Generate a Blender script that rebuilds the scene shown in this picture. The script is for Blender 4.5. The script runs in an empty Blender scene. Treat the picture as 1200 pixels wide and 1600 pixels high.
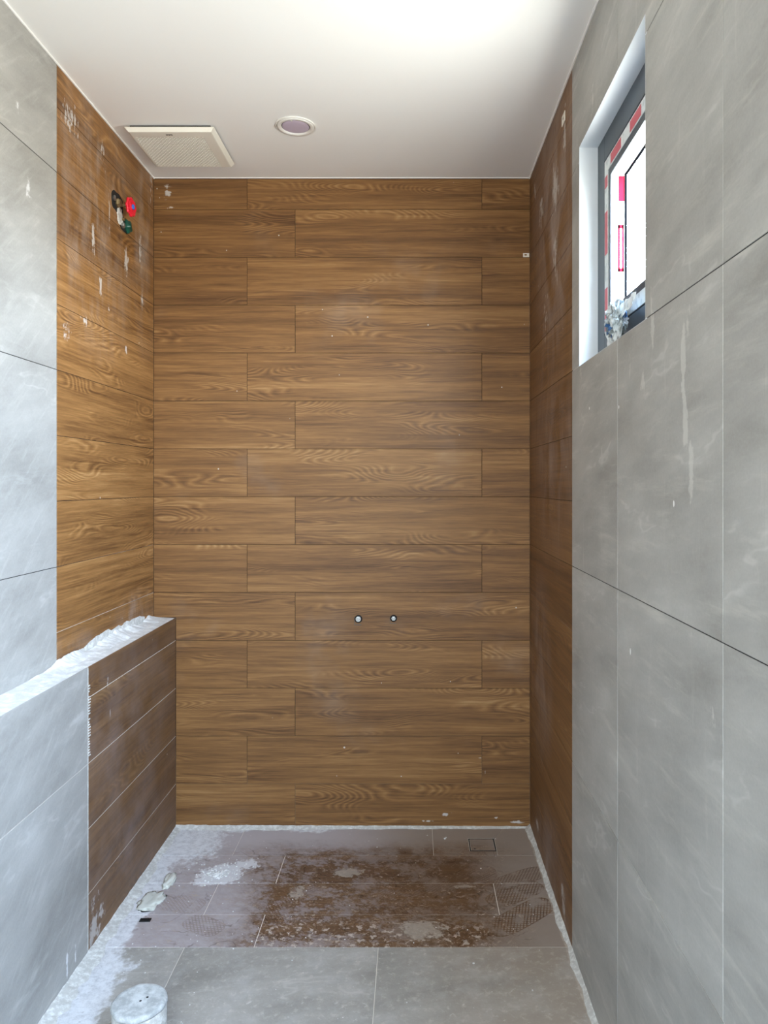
import bpy, bmesh, math, random
from mathutils import Vector, Matrix, noise as mnoise

C = bpy.context.scene.collection
S = bpy.context.scene
F = 1153.0                       # focal length in pixels of the 1200x1600 frame
CX, CY, CAMZ = 644.0, 757.0, 1.433
YB, XL, XR, ZC = 3.083, -1.080, 0.492, 2.714   # back wall, left wall, right wall, ceiling
XBOX, ZBOX = -0.987, 0.877       # front face and top of the low ledge wall

# ------------------------------------------------------------------ camera
cam = bpy.data.cameras.new('camera')
cam.sensor_fit = 'VERTICAL'; cam.sensor_height = 36.0; cam.sensor_width = 27.0
cam.lens = F / 1600 * 36
cam.shift_x = (600 - CX) / 1600
cam.shift_y = -(800 - CY) / 1600
cam.clip_start = 0.02
co = bpy.data.objects.new('camera', cam); C.objects.link(co)
co.location = (0, 0, CAMZ); co.rotation_euler = (math.pi / 2, 0, 0)
S.camera = co

# ------------------------------------------------------------------ world, light, exposure
S.view_settings.view_transform = 'Standard'
S.view_settings.look = 'None'
S.view_settings.gamma = 1.0
S.view_settings.use_curve_mapping = False
S.view_settings.exposure = 0.6
SKY_TOP = (0.74, 1.02, 1.48); SKY_HOR = (0.92, 0.97, 1.02); GROUND = (0.49, 0.465, 0.42)
SKY_STRENGTH = 108.0
w = bpy.data.worlds.new('sky'); S.world = w; w.use_nodes = True
nt = w.node_tree; nt.nodes.clear()
wo = nt.nodes.new('ShaderNodeOutputWorld'); bg = nt.nodes.new('ShaderNodeBackground')
tc = nt.nodes.new('ShaderNodeTexCoord'); sp = nt.nodes.new('ShaderNodeSeparateXYZ')
rp = nt.nodes.new('ShaderNodeValToRGB'); mr = nt.nodes.new('ShaderNodeMapRange')
nt.links.new(tc.outputs['Generated'], sp.inputs[0]); nt.links.new(sp.outputs[2], mr.inputs[0])
mr.inputs[1].default_value = -1; mr.inputs[2].default_value = 1
e = rp.color_ramp.elements
e[0].position = 0.0; e[0].color = (*[c * 0.6 for c in GROUND], 1)
e[1].position = 1.0; e[1].color = (*SKY_TOP, 1)
for p_, c_ in ((0.47, [c * 1.0 for c in GROUND]), (0.51, SKY_HOR), (0.66, (0.83, 1.01, 1.28))):
    k = e.new(p_); k.color = (*c_, 1)
nt.links.new(mr.outputs[0], rp.inputs[0]); nt.links.new(rp.outputs[0], bg.inputs[0])
bg.inputs[1].default_value = SKY_STRENGTH
nt.links.new(bg.outputs[0], wo.inputs[0])
S.cycles.max_bounces = 14; S.cycles.diffuse_bounces = 10; S.cycles.glossy_bounces = 4
S.cycles.transparent_max_bounces = 12; S.cycles.sample_clamp_indirect = 8.0
S.cycles.caustics_reflective = False; S.cycles.caustics_refractive = False
try:
    S.cycles.use_denoising = True
except Exception:
    pass

def portal(name, loc, rot, sx, sy):                # daylight portals in the visible window and two added openings
    l = bpy.data.lights.new(name, 'AREA'); l.shape = 'RECTANGLE'; l.size = sx; l.size_y = sy
    l.cycles.is_portal = True
    o = bpy.data.objects.new(name, l); C.objects.link(o); o.location = loc; o.rotation_euler = rot
portal('window_daylight', (0.605, 1.866, 2.104), (0, math.pi / 2, 0), 0.60, 0.58)
REAR_Y = -1.30
OPX0, OPX1, OPZ0, OPZ1 = -0.90, 0.45, 0.9, 2.3     # unseen tinted window added behind the camera as fill light
portal('rear_fill_daylight', ((OPX0 + OPX1) / 2, REAR_Y - 0.08, (OPZ0 + OPZ1) / 2), (math.pi / 2, 0, 0), OPX1 - OPX0, OPZ1 - OPZ0)

SWY0, SWY1, SWZ0, SWZ1 = -0.15, 0.65, 1.0, 2.2      # unseen window added beside the viewer to brighten the left side
portal('side_fill_daylight', (0.605, (SWY0 + SWY1) / 2, (SWZ0 + SWZ1) / 2), (0, math.pi / 2, 0), SWZ1 - SWZ0, SWY1 - SWY0)

# ------------------------------------------------------------------ node expressions
class E:
    """a shader socket with arithmetic"""
    nt = None
    def __init__(s, v): s.v = v
    @staticmethod
    def math(op, *a, clamp=False):
        n = E.nt.nodes.new('ShaderNodeMath'); n.operation = op; n.use_clamp = clamp
        for i, x in enumerate(a):
            x = x.v if isinstance(x, E) else x
            if isinstance(x, (int, float)): n.inputs[i].default_value = x
            else: E.nt.links.new(x, n.inputs[i])
        return E(n.outputs[0])
    def __add__(a, b): return E.math('ADD', a, b)
    __radd__ = __add__
    def __sub__(a, b): return E.math('SUBTRACT', a, b)
    def __rsub__(a, b): return E.math('SUBTRACT', b, a)
    def __mul__(a, b): return E.math('MULTIPLY', a, b)
    __rmul__ = __mul__
    def __truediv__(a, b): return E.math('DIVIDE', a, b)
    def __neg__(a): return E.math('MULTIPLY', a, -1)
def emax(a, b): return E.math('MAXIMUM', a, b)
def emin(a, b): return E.math('MINIMUM', a, b)
def eabs(a): return E.math('ABSOLUTE', a)
def esin(a): return E.math('SINE', a)
def epow(a, b): return E.math('POWER', a, b)
def clamp01(a): return E.math('ADD', a, 0.0, clamp=True)
def ss(a, lo, hi):                                  # smoothstep, lo may exceed hi
    n = E.nt.nodes.new('ShaderNodeMapRange'); n.interpolation_type = 'SMOOTHSTEP'
    inv = lo > hi
    if inv: lo, hi = hi, lo
    E.nt.links.new(a.v, n.inputs[0]); n.inputs[1].default_value = lo; n.inputs[2].default_value = hi
    n.inputs[3].default_value = 1 if inv else 0; n.inputs[4].default_value = 0 if inv else 1
    return E(n.outputs[0])
def vec(x, y, z=0.0):
    n = E.nt.nodes.new('ShaderNodeCombineXYZ')
    for i, q in enumerate((x, y, z)):
        if isinstance(q, E): E.nt.links.new(q.v, n.inputs[i])
        else: n.inputs[i].default_value = q
    return E(n.outputs[0])
def noi(v, scale=1.0, detail=2.0, rough=0.5, dist=0.0):
    n = E.nt.nodes.new('ShaderNodeTexNoise'); E.nt.links.new(v.v, n.inputs['Vector'])
    n.inputs['Scale'].default_value = scale; n.inputs['Detail'].default_value = detail
    n.inputs['Roughness'].default_value = rough; n.inputs['Distortion'].default_value = dist
    return E(n.outputs[0])
def vor(v, scale=1.0):
    n = E.nt.nodes.new('ShaderNodeTexVoronoi'); E.nt.links.new(v.v, n.inputs['Vector'])
    n.inputs['Scale'].default_value = scale
    return E(n.outputs['Distance'])
def col(c):
    n = E.nt.nodes.new('ShaderNodeRGB'); n.outputs[0].default_value = (*c, 1); return E(n.outputs[0])
def mix(f, a, b):
    n = E.nt.nodes.new('ShaderNodeMix'); n.data_type = 'RGBA'
    if isinstance(f, E): E.nt.links.new(f.v, n.inputs[0])
    else: n.inputs[0].default_value = f
    for i, q in ((6, a), (7, b)):
        if isinstance(q, E): E.nt.links.new(q.v, n.inputs[i])
        else: n.inputs[i].default_value = (*q, 1)
    return E(n.outputs[2])
def ramp(f, stops):
    n = E.nt.nodes.new('ShaderNodeValToRGB'); E.nt.links.new(f.v, n.inputs[0])
    el = n.color_ramp.elements
    el[0].position, el[0].color = stops[0][0], (*stops[0][1], 1)
    el[1].position, el[1].color = stops[-1][0], (*stops[-1][1], 1)
    for p, c in stops[1:-1]:
        k = el.new(p); k.color = (*c, 1)
    return E(n.outputs[0])
def xyz(v):
    n = E.nt.nodes.new('ShaderNodeSeparateXYZ'); E.nt.links.new(v.v, n.inputs[0])
    return [E(n.outputs[i]) for i in range(3)]
def world_pos():
    return xyz(E(E.nt.nodes.new('ShaderNodeNewGeometry').outputs['Position']))
def obj_pos():
    return xyz(E(E.nt.nodes.new('ShaderNodeTexCoord').outputs['Object']))
def rnd():
    return E(E.nt.nodes.new('ShaderNodeObjectInfo').outputs['Random'])
def sr(r, g, b):                                    # sRGB 0..255 to linear
    f = lambda c: (c / 255 / 12.92) if c <= 10 else ((c / 255 + 0.055) / 1.055) ** 2.4
    return (f(r), f(g), f(b))

def material(name, build=None, color=(0.5, 0.5, 0.5), rough=0.5, metal=0.0, spec=0.5):
    m = bpy.data.materials.new(name); m.use_nodes = True
    E.nt = m.node_tree
    b = m.node_tree.nodes['Principled BSDF']
    b.inputs['Base Color'].default_value = (*color, 1)
    b.inputs['Roughness'].default_value = rough; b.inputs['Metallic'].default_value = metal
    b.inputs['Specular IOR Level'].default_value = spec
    m.diffuse_color = (*color, 1)
    if build:
        r = build()
        if r.get('color') is not None: E.nt.links.new(r['color'].v, b.inputs['Base Color'])
        if r.get('rough') is not None: E.nt.links.new(r['rough'].v, b.inputs['Roughness'])
        if r.get('height') is not None:
            bp = E.nt.nodes.new('ShaderNodeBump'); bp.inputs['Distance'].default_value = r.get('dist', 0.002)
            bp.inputs['Strength'].default_value = r.get('strength', 0.5)
            E.nt.links.new(r['height'].v, bp.inputs['Height']); E.nt.links.new(bp.outputs[0], b.inputs['Normal'])
    return m

# ------------------------------------------------------------------ pixel to place, used for stains and small things
def on_left(px, py):  Y = F * -XL / (CX - px); return Y, CAMZ + (CY - py) * Y / F
def on_right(px, py): Y = F * XR / (px - CX);  return Y, CAMZ + (CY - py) * Y / F
def on_box(px, py):   Y = F * -XBOX / (CX - px); return Y, CAMZ + (CY - py) * Y / F
def on_back(px, py):  return (px - CX) * YB / F, CAMZ + (CY - py) * YB / F
def on_floor(px, py): Y = F * CAMZ / (py - CY); return (px - CX) * Y / F, Y

# ------------------------------------------------------------------ materials
def blobs(a, b, lst):
    """union of soft ellipses: (ca, cb, ra, rb, strength)"""
    out = None
    for ca, cb, ra, rb, st in lst:
        u = (a - ca) * (1 / ra); v = (b - cb) * (1 / rb)
        m = clamp01(1.0 - epow(u * u + v * v, 0.5)) * st
        out = m if out is None else emax(out, m)
    return out

def stroke_mask(a, b, lst, sa, sb):
    """soft ellipses broken up by streaky noise"""
    n = noi(vec(a * sa, b * sb), 1, 4, 0.65)
    m = blobs(a, b, lst)
    n2 = noi(vec(a * sa * 0.35 + 3.0, b * sb * 1.6), 1, 4, 0.7)
    return ss(m * 0.9 + (n - 0.5) * 1.9 + (n2 - 0.5) * 1.5, 0.40, 0.66) * ss(m, 0.0, 0.25)

def wood_base(light=1.0, wet=None):
    x, y, z = obj_pos(); r = rnd()
    px = x + r * 41.0; py = y + r * 17.3; s = r * 9.7
    warp = (noi(vec(px * 2.5, py * 8.0, s), 1, 2) - 0.5) * 0.016
    yy = py + warp
    n1 = noi(vec(px * 1.9, yy * 10.0, s), 1, 1.2, 0.3) + (noi(vec(px * 30.0, yy * 60.0, s), 1, 2) - 0.5) * 0.012
    n2 = noi(vec(px * 2.2, yy * 11.0, s + 5.0), 1, 2, 0.5)
    fig = ss(n2, 0.50, 0.62)                          # where the cathedral figure shows
    ring = esin(n1 * 190.0)
    ringl = epow(clamp01(ring * 0.5 + 0.5), 3.0) * fig
    ringd = epow(clamp01(0.5 - ring * 0.5), 4.0) * fig
    band = noi(vec(px * 0.8, yy * 15.0, s + 2.0), 1, 2, 0.5)
    streak = noi(vec(px * 3.0, yy * 75.0, s + 3.0), 1, 4, 0.65)
    fine = noi(vec(px * 5.0, yy * 190.0, s + 8.0), 1, 3, 0.65)
    fiber = noi(vec(px * 20.0, yy * 420.0, s), 1, 2, 0.6)
    t = band * 0.50 + streak * 0.50 + fine * 0.34 + fiber * 0.16 + ringl * 0.12 - ringd * 0.08 - 0.25 + (r - 0.5) * 0.04
    L = light
    c = ramp(t, [(0.30, sr(102 * L, 67 * L, 36 * L)), (0.44, sr(134 * L, 94 * L, 53 * L)),
                 (0.54, sr(154 * L, 110 * L, 63 * L)), (0.64, sr(170 * L, 125 * L, 75 * L)), (0.80, sr(196 * L, 153 * L, 101 * L))])
    return c, streak * 0.5 + fiber * 0.5 - ringd * 0.3, r

DUST = sr(206, 202, 196)
def wood_material(name, dust_fn=None, light=0.87, rough=0.52, tint=None):
    def build():
        c, h, r = wood_base(light)
        if tint: c = mix(0.22, c, sr(*tint))
        x, y, z = world_pos()
        ro = 0.0 * x + rough + (h - 0.4) * 0.15
        if dust_fn:
            for m, dc in dust_fn(x, y, z):
                c = mix(m, c, dc); ro = ro + m * 0.3
        return dict(color=c, rough=clamp01(ro), height=h, dist=0.0006, strength=0.35)
    return material(name, build, spec=0.3)

def specks(a, b, seed, scale=55, lim=0.055):
    v = vor(vec(a, b, seed), scale)
    k = noi(vec(a * 7, b * 7, seed), 1, 1)
    return ss(v, lim, lim * 0.6) * ss(k, 0.56, 0.62)

def dust_back(x, y, z):
    st = [(*on_back(697, 1272), 0.045, 0.012, 1.0), (*on_back(672, 1283), 0.05, 0.008, 0.9), (*on_back(808, 1284), 0.045, 0.012, 1.0),
          (*on_back(775, 1278), 0.02, 0.012, 0.8), (*on_back(750, 1184), 0.018, 0.008, 0.9), (*on_back(758, 1208), 0.006, 0.02, 0.6),
          (*on_back(260, 300), 0.05, 0.05, 0.55), (*on_back(270, 324), 0.04, 0.01, 0.7), (*on_back(538, 1168), 0.006, 0.006, 1.3)]
    return [(stroke_mask(x, z, st, 25, 25) * 0.8, DUST), (specks(x, z, 3.0, 14, 0.05) * 0.8, DUST),
            (ss(noi(vec(x * 2, z * 2, 4), 1, 4, 0.6), 0.55, 0.8) * 0.10, DUST)]
def dust_left(x, y, z):
    L = [(*on_left(146, 372), 0.022, 0.085, 1.0), (*on_left(197, 408), 0.030, 0.075, 1.1), (*on_left(157, 446), 0.018, 0.050, 1.2),
         (*on_left(171, 335), 0.014, 0.12, 0.8), (*on_left(110, 185), 0.09, 0.09, 0.75), (*on_left(122, 205), 0.03, 0.12, 0.6),
         (*on_left(219, 390), 0.03, 0.15, 0.75), (*on_left(222, 470), 0.03, 0.10, 0.65), (*on_left(132, 500), 0.04, 0.03, 0.7),
         (*on_left(103, 515), 0.05, 0.05, 0.65), (*on_left(197, 545), 0.015, 0.03, 0.9), (*on_left(160, 240), 0.05, 0.10, 0.5),
         (*on_left(236, 290), 0.03, 0.10, 0.7), (*on_left(170, 480), 0.012, 0.07, 0.65)]
    haze = blobs(y, z, [(*on_left(150, 330), 0.45, 0.55, 1.0), (*on_left(225, 380), 0.2, 0.5, 0.9), (*on_left(215, 955), 0.25, 0.10, 0.9), (*on_left(110, 1010), 0.2, 0.06, 0.7)])
    hz = haze * ss(noi(vec(y * 11, z * 4, 1), 1, 5, 0.65), 0.38, 0.75) * 0.42
    return [(hz, DUST), (stroke_mask(y, z, L, 95, 22) * 0.72, DUST), (specks(y, z, 7.0, 12, 0.05), DUST)]
def dust_right(x, y, z):
    R = [(*on_right(868, 290), 0.10, 0.14, 0.95), (*on_right(846, 330), 0.09, 0.12, 0.8), (*on_right(882, 200), 0.04, 0.12, 0.9),
         (*on_right(868, 400), 0.06, 0.16, 0.75), (*on_right(852, 500), 0.10, 0.16, 0.6), (*on_right(836, 300), 0.05, 0.14, 0.7),
         (*on_right(880, 1410), 0.05, 0.10, 0.9), (*on_right(840, 1290), 0.07, 0.04, 1.0), (*on_right(838, 1340), 0.03, 0.05, 0.7)]
    haze = blobs(y, z, [(*on_right(865, 340), 0.5, 0.7, 1.2), (*on_right(865, 700), 0.6, 0.5, 0.6), (*on_right(845, 1050), 0.28, 0.45, 0.9), (*on_right(860, 1380), 0.4, 0.3, 1.0)])
    hz = haze * ss(noi(vec(y * 7, z * 3.2, 1), 1, 5, 0.68, 0.6), 0.34, 0.72) * 0.50
    bare = blobs(y, z, [(*on_right(878, 930), 0.10, 0.10, 1.0), (*on_right(866, 1040), 0.08, 0.14, 1.0)])
    hz = hz * (1.0 - bare)
    return [(hz, sr(190, 180, 176)), (stroke_mask(y, z, R, 45, 14) * 0.55, DUST), (specks(y, z, 5.0, 12, 0.05), DUST)]
def dust_box(x, y, z):
    B = [(*on_box(150, 1440), 0.10, 0.12, 0.9), (*on_box(168, 1070), 0.01, 0.06, 0.8), (*on_box(240, 1000), 0.05, 0.02, 0.6), (*on_box(172, 1125), 0.006, 0.07, 0.7)]
    haze = blobs(y, z, [(*on_box(190, 1180), 0.9, 0.8, 1.0), (*on_box(200, 1320), 0.9, 0.6, 1.2)])
    hz = haze * ss(noi(vec(y * 6, z * 6, 1), 1, 5, 0.65), 0.28, 0.75) * 0.30
    return [(hz, sr(168, 156, 154)), (stroke_mask(y, z, B, 30, 14) * 0.6, DUST), (specks(y, z, 5.0, 14, 0.05), DUST)]

def footprint(x, y, cx, cy, deg, ln, wd, k=190.0):
    a = math.radians(deg); ca, sa = math.cos(a), math.sin(a)
    dx, dy = x - cx, y - cy
    u = dx * ca + dy * sa; v = dy * ca - dx * sa
    uu = u * (2 / ln); vv = v * (2 / wd)
    d = epow(uu * uu, 1.6) + epow(vv * vv, 1.6)
    inside = ss(d, 1.0, 0.88)
    rim = inside * ss(d, 0.72, 0.9)
    g = emin(eabs(esin((u + v * 1.3) * k)), eabs(esin((u - v * 1.3) * k)))
    lat = ss(g, 0.62, 0.30)
    return inside * emax(lat, rim * 0.8)

def prints(x, y):
    out = None
    for px, py, deg, ln, wd, st in [(815, 1432, 40, 0.30, 0.105, 1.0), (805, 1396, 33, 0.24, 0.10, 0.85), (812, 1372, 30, 0.25, 0.09, 0.8),
                                    (283, 1412, 165, 0.17, 0.10, 0.32), (318, 1446, 150, 0.15, 0.09, 0.45), (440, 1415, 80, 0.20, 0.10, 0.8),
                                    (735, 1365, 5, 0.20, 0.11, 0.8), (655, 1391, 12, 0.30, 0.12, 0.6), (500, 1378, 10, 0.34, 0.12, 0.5)]:
        m = footprint(x, y, *on_floor(px, py), deg, ln, wd) * st
        out = m if out is None else emax(out, m)
    n = noi(vec(x * 18, y * 18, 2), 1, 3)
    return out * ss(n, 0.32, 0.52)

def box_mask(x, y, x0, x1, y0, y1, soft):
    return ss(x, x0 - soft, x0 + soft) * ss(x, x1 + soft, x1 - soft) * ss(y, y0 - soft, y0 + soft) * ss(y, y1 + soft, y1 - soft)

def floor_dirt(x, y, wood):
    """layers (mask, colour) of building dust lying on the floor; shape comes from where people walked"""
    wx = x + (noi(vec(x * 4, y * 4, 1), 1, 4, 0.6) - 0.5) * 0.34
    wy = y + (noi(vec(x * 4, y * 4, 8), 1, 4, 0.6) - 0.5) * 0.22
    layers = []
    edge = emax(emax(ss(wx, -0.80, -0.93), ss(wy, 3.00, 3.12) * ss(wx, 0.1, -0.35)), ss(x, 0.462, 0.484))
    left2 = ss(wx, -0.62, -0.86) * ss(y, 2.50, 2.95) * 0.75
    edge = emax(edge, left2)
    big = noi(vec(x * 9, y * 9, 3), 1, 5, 0.65)
    fine = noi(vec(x * 45, y * 45, 3), 1, 5, 0.7)
    scr = noi(vec((x + y) * 14, (y - x) * 60, 5), 1, 4, 0.65)
    scr2 = noi(vec((x - y) * 16, (y + x) * 70, 9), 1, 4, 0.65)
    if wood:
        clean = box_mask(wx, wy, -0.56, 0.26, 2.24, 2.90, 0.12)
        half = box_mask(wx, wy, -0.88, 0.40, 2.20, 2.93, 0.06)
        rub = noi(vec(x * 28 + y * 12, y * 34, 11), 1, 6, 0.8)
        patch = ss(big + (rub - 0.5) * 0.9, 0.40, 0.62)
        dust = clamp01(1.0 - clean * (0.40 + patch * 0.64) - half * (0.16 + (rub - 0.45) * 0.9))
        dark = prints(x, y)
        dust = clamp01(emax(dust, 0.05) * (1.0 - dark * 0.95))
        layers.append((dust * 0.93, mix(ss(x, -0.4, 0.1), sr(186, 178, 178), sr(158, 145, 134))))
        sm = clamp01(ss(scr, 0.57, 0.66) + ss(scr2, 0.58, 0.67)) * half * ss(rub, 0.44, 0.6)
        layers.append((sm * 0.55, sr(186, 168, 150)))
        low = box_mask(wx, wy, -0.50, 0.22, 2.22, 2.42, 0.06)
        layers.append((ss(fine, 0.54, 0.60) * low * 0.75, sr(196, 182, 168)))
        layers.append((ss(rub, 0.57, 0.64) * half * 0.6, sr(180, 164, 148)))
        lt = blobs(x, y, [(*on_floor(655, 1453), 0.15, 0.10, 1.2), (*on_floor(545, 1362), 0.11, 0.06, 1.0), (*on_floor(465, 1395), 0.06, 0.10, 0.9), (*on_floor(720, 1385), 0.09, 0.04, 0.9)])
        layers.append((ss(lt + (big - 0.5) * 1.5 + (rub - 0.5) * 2.2, 0.55, 0.70) * ss(lt, 0.0, 0.2) * 0.75, sr(172, 160, 146)))
        edgedark = ss(eabs(noi(vec(x * 7, y * 7, 21), 1, 3, 0.5) - 0.5), 0.012, 0.0) * ss(big, 0.45, 0.6) * half
        layers.append((edgedark * 0.5, sr(70, 52, 38)))
    else:
        sm = clamp01(ss(scr, 0.60, 0.74) + ss(scr2, 0.60, 0.74)) * ss(fine, 0.45, 0.62)
        warm = noi(vec(x * 5, y * 5, 31), 1, 4, 0.6)
        layers.append((ss(x + (warm - 0.5) * 0.6, -0.05, 0.42) * 0.55, sr(164, 147, 130)))
        layers.append((ss(fine, 0.5, 0.72) * 0.45, sr(206, 198, 186)))
        layers.append((sm * 0.6, sr(222, 220, 214)))
        layers.append((ss(big, 0.45, 0.75) * 0.35, sr(200, 198, 194)))
    mound = blobs(x, y, [(*on_floor(345, 1366), 0.125, 0.115, 1.35), (*on_floor(318, 1378), 0.07, 0.07, 1.0), (*on_floor(385, 1350), 0.10, 0.07, 0.9)]) if wood else None
    if mound is not None:
        layers.append((ss(mound + (fine - 0.5) * 1.4 + (big - 0.5) * 0.6, 0.42, 0.60) * 0.92, sr(214, 212, 212)))
    thin = ss(edge + (fine - 0.5) * 1.0, 0.35, 0.7)
    sand = noi(vec(x * 38, y * 38, 6), 1, 6, 0.8)
    layers.append((thin * 0.9, mix(ss(sand, 0.34, 0.60), mix(ss(x, -0.3, 0.35), sr(196, 196, 197), sr(168, 157, 145)), mix(ss(x, -0.3, 0.35), sr(226, 227, 228), sr(190, 180, 168)))))
    layers.append((specks(x, y, 1.0, 34, 0.07), sr(236, 234, 230)))
    pits = noi(vec(x * 55, y * 80, 14.0), 1, 3, 0.6)
    layers.append((ss(pits, 0.64, 0.70) * thin * 0.5, sr(140, 136, 134)))
    return layers, thin, fine

def floor_wood_build():
    c, h, r = wood_base(0.68)
    x, y, z = world_pos()
    c = mix(0.35, c, sr(102, 72, 52))
    layers, thin, fine = floor_dirt(x, y, True)
    cov = None
    for m, dc in layers:
        c = mix(m, c, dc); cov = m if cov is None else emax(cov, m)
    return dict(color=c, rough=clamp01(cov * 0.45 + 0.38), height=cov * 0.6 + fine * 0.3, dist=0.0015, strength=0.4)

def stone_base(tone=(1.0, 1.0, 1.0), seed=0.0, wipe=0.0):
    x, y, z = obj_pos(); r = rnd()
    px = x + r * 23.0; py = y + r * 11.0; s = r * 7.0 + seed
    cloud = noi(vec(px * 2.2, py * 3.0, s), 1, 5, 0.62)
    drift = noi(vec(px * 2.0 + py * 0.8, py * 10.0 - px * 2.2, s + 3), 1, 5, 0.62)
    grain = noi(vec(px * 160, py * 160, s), 1, 3, 0.7)
    vein = eabs(noi(vec(px * 1.4 + py, py * 4.0 - px * 0.9, s + 6), 1, 4, 0.6) - 0.5)
    t = cloud * 0.50 + drift * 0.40 + grain * 0.14 - 0.02
    T = tone
    g = lambda a, b, c: tuple(q * k for q, k in zip(sr(a, b, c), T))
    c = ramp(t, [(0.36, g(140, 138, 132)), (0.48, g(158, 156, 150)), (0.58, g(170, 168, 162)), (0.72, g(188, 186, 180))])
    c = mix(ss(vein, 0.016, 0.0) * ss(drift, 0.5, 0.62) * 0.30, c, g(206, 204, 198))
    return c, t

def smear_layers_right(x, y, z):
    R = [(*on_right(1068, 560), 0.018, 0.14, 1.3), (*on_right(1071, 660), 0.018, 0.12, 1.3), (*on_right(1080, 745), 0.020, 0.09, 1.1), (*on_right(1018, 480), 0.02, 0.10, 0.9), (*on_right(1020, 520), 0.02, 0.08, 1.0),
         (*on_right(908, 590), 0.03, 0.05, 0.8), (*on_right(985, 560), 0.02, 0.06, 0.8), (*on_right(1005, 600), 0.03, 0.06, 0.7), (*on_right(925, 160), 0.05, 0.06, 0.8),
         (*on_right(1110, 1125), 0.06, 0.03, 0.6), (*on_right(1075, 505), 0.02, 0.05, 0.7)]
    sp_ = blobs(y, z, [(*on_right(1053, 787), 0.004, 0.007, 3), (*on_right(985, 1018), 0.004, 0.009, 3), (*on_right(921, 638), 0.005, 0.005, 3), (*on_right(967, 636), 0.004, 0.005, 3)])
    lime = noi(vec(y * 3.0, z * 22.0, 2.0), 1, 5, 0.68)
    vert = noi(vec(y * 22.0, z * 2.6, 5.0), 1, 5, 0.65)
    return [(ss(lime, 0.50, 0.78) * 0.34, sr(214, 211, 200)), (ss(vert, 0.57, 0.75) * 0.20, sr(210, 207, 198)),
            (stroke_mask(y, z, R, 50, 16) * 0.40, sr(216, 214, 206)), (ss(sp_, 0.2, 0.5), sr(240, 240, 236))]
def smear_layers_left(x, y, z):
    diag = noi(vec((y + z) * 5.0, (z - y * 0.9) * 34.0, 2.0), 1, 5, 0.65)
    cl = noi(vec(y * 3.0, z * 14.0, 6.0), 1, 5, 0.68)
    B = [(*on_box(105, 1510), 0.012, 0.06, 1.0), (*on_box(118, 1490), 0.010, 0.06, 0.8), (*on_left(44, 295), 0.03, 0.05, 0.9), (*on_left(28, 165), 0.03, 0.03, 0.6)]
    return [(ss(diag, 0.48, 0.80) * 0.20, sr(226, 225, 220)), (ss(cl, 0.55, 0.75) * 0.25, sr(222, 221, 216)), (stroke_mask(y, z, B, 40, 14) * 0.7, sr(236, 236, 236))]
def stone_material(name, layers=None, tone=(1, 1, 1), rough=0.5):
    def build():
        c, t = stone_base(tone)
        if layers:
            for m, dc in layers(*world_pos()): c = mix(m, c, dc)
        return dict(color=c, height=t, dist=0.001, strength=0.25)
    return material(name, build, rough=rough, spec=0.4)
def floor_stone_build():
    c, t = stone_base((1.0, 0.96, 0.92))
    x, y, z = world_pos()
    layers, thin, fine = floor_dirt(x, y, False)
    for m, dc in layers: c = mix(m, c, dc)
    return dict(color=c, height=thin * 0.6 + fine * 0.3, dist=0.0015, strength=0.4)

M = {}
M['wood_back'] = wood_material('wood look porcelain, back', dust_back, light=0.84)
M['wood_left'] = wood_material('wood look porcelain, left', dust_left, light=0.95)
M['wood_right'] = wood_material('wood look porcelain, right', dust_right, light=0.78, tint=(116, 84, 62))  # same planks darkened in colour, shade of the right wall worked in
M['wood_box'] = wood_material('wood look porcelain, ledge', dust_box, light=0.76, tint=(100, 78, 60))  # same planks darkened in colour to stand for shade on the ledge
M['wood_floor'] = material('wood look porcelain under building dust', floor_wood_build)
M['stone_right'] = stone_material('grey stone porcelain, right', smear_layers_right)
M['stone_left'] = stone_material('grey stone porcelain, left', smear_layers_left)
M['stone_floor'] = material('grey stone porcelain floor', floor_stone_build, rough=0.6)
M['stone_plain'] = stone_material('grey stone porcelain, drain')
def grout_build(lo, hi, light, dark, axis=2, pale_y=None):
    def f():
        p = world_pos()
        n = noi(vec(p[0] * 2.5, p[1] * 2.5, p[2] * 2.5), 1, 3)
        c = mix(ss(p[axis] + (n - 0.5) * 0.7, hi, lo), dark, light)
        if pale_y: c = mix(ss(p[1], pale_y + 0.002, pale_y), c, sr(226, 224, 214))
        return dict(color=c)
    return f
G_L, G_D = sr(214, 206, 192), sr(44, 33, 24)
M['grout_back'] = material('grout behind back planks', grout_build(0.05, 0.45, sr(120, 98, 74), sr(62, 44, 28)), rough=0.9)
M['grout_side'] = material('grout behind side planks', grout_build(0.95, 1.25, G_L, G_D), rough=0.9)
M['grout_right'] = material('grout behind right planks', grout_build(0.75, 1.25, sr(190, 180, 164), G_D, pale_y=2.262), rough=0.9)
M['grout_floor'] = material('floor grout', color=sr(226, 219, 206), rough=0.9)
M['grout_stone'] = material('pale stone grout', color=sr(200, 199, 190), rough=0.9)
M['joint_dark'] = material('open dark joint', color=sr(38, 38, 38), rough=0.9)
def paint_build():
    p = world_pos(); n = noi(vec(p[0] * 3, p[1] * 3, p[2] * 3), 1, 3)
    return dict(color=mix(n, sr(242, 240, 236), sr(245, 244, 241)), height=noi(vec(p[0] * 90, p[1] * 90, p[2] * 90), 1, 2), dist=0.0005, strength=0.1)
M['paint'] = material('white ceiling paint', paint_build, rough=0.75, spec=0.3)
def plaster_build():
    p = world_pos(); n = noi(vec(p[0] * 30, p[1] * 30, p[2] * 30), 1, 5, 0.7); m = noi(vec(p[0] * 8, p[1] * 8, p[2] * 8), 1, 3)
    return dict(color=mix(ss(n, 0.4, 0.7), sr(206, 205, 201), sr(236, 236, 233)), height=n, dist=0.003, strength=0.6)
M['plaster'] = material('raw white plaster', plaster_build, rough=0.9)
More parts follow.
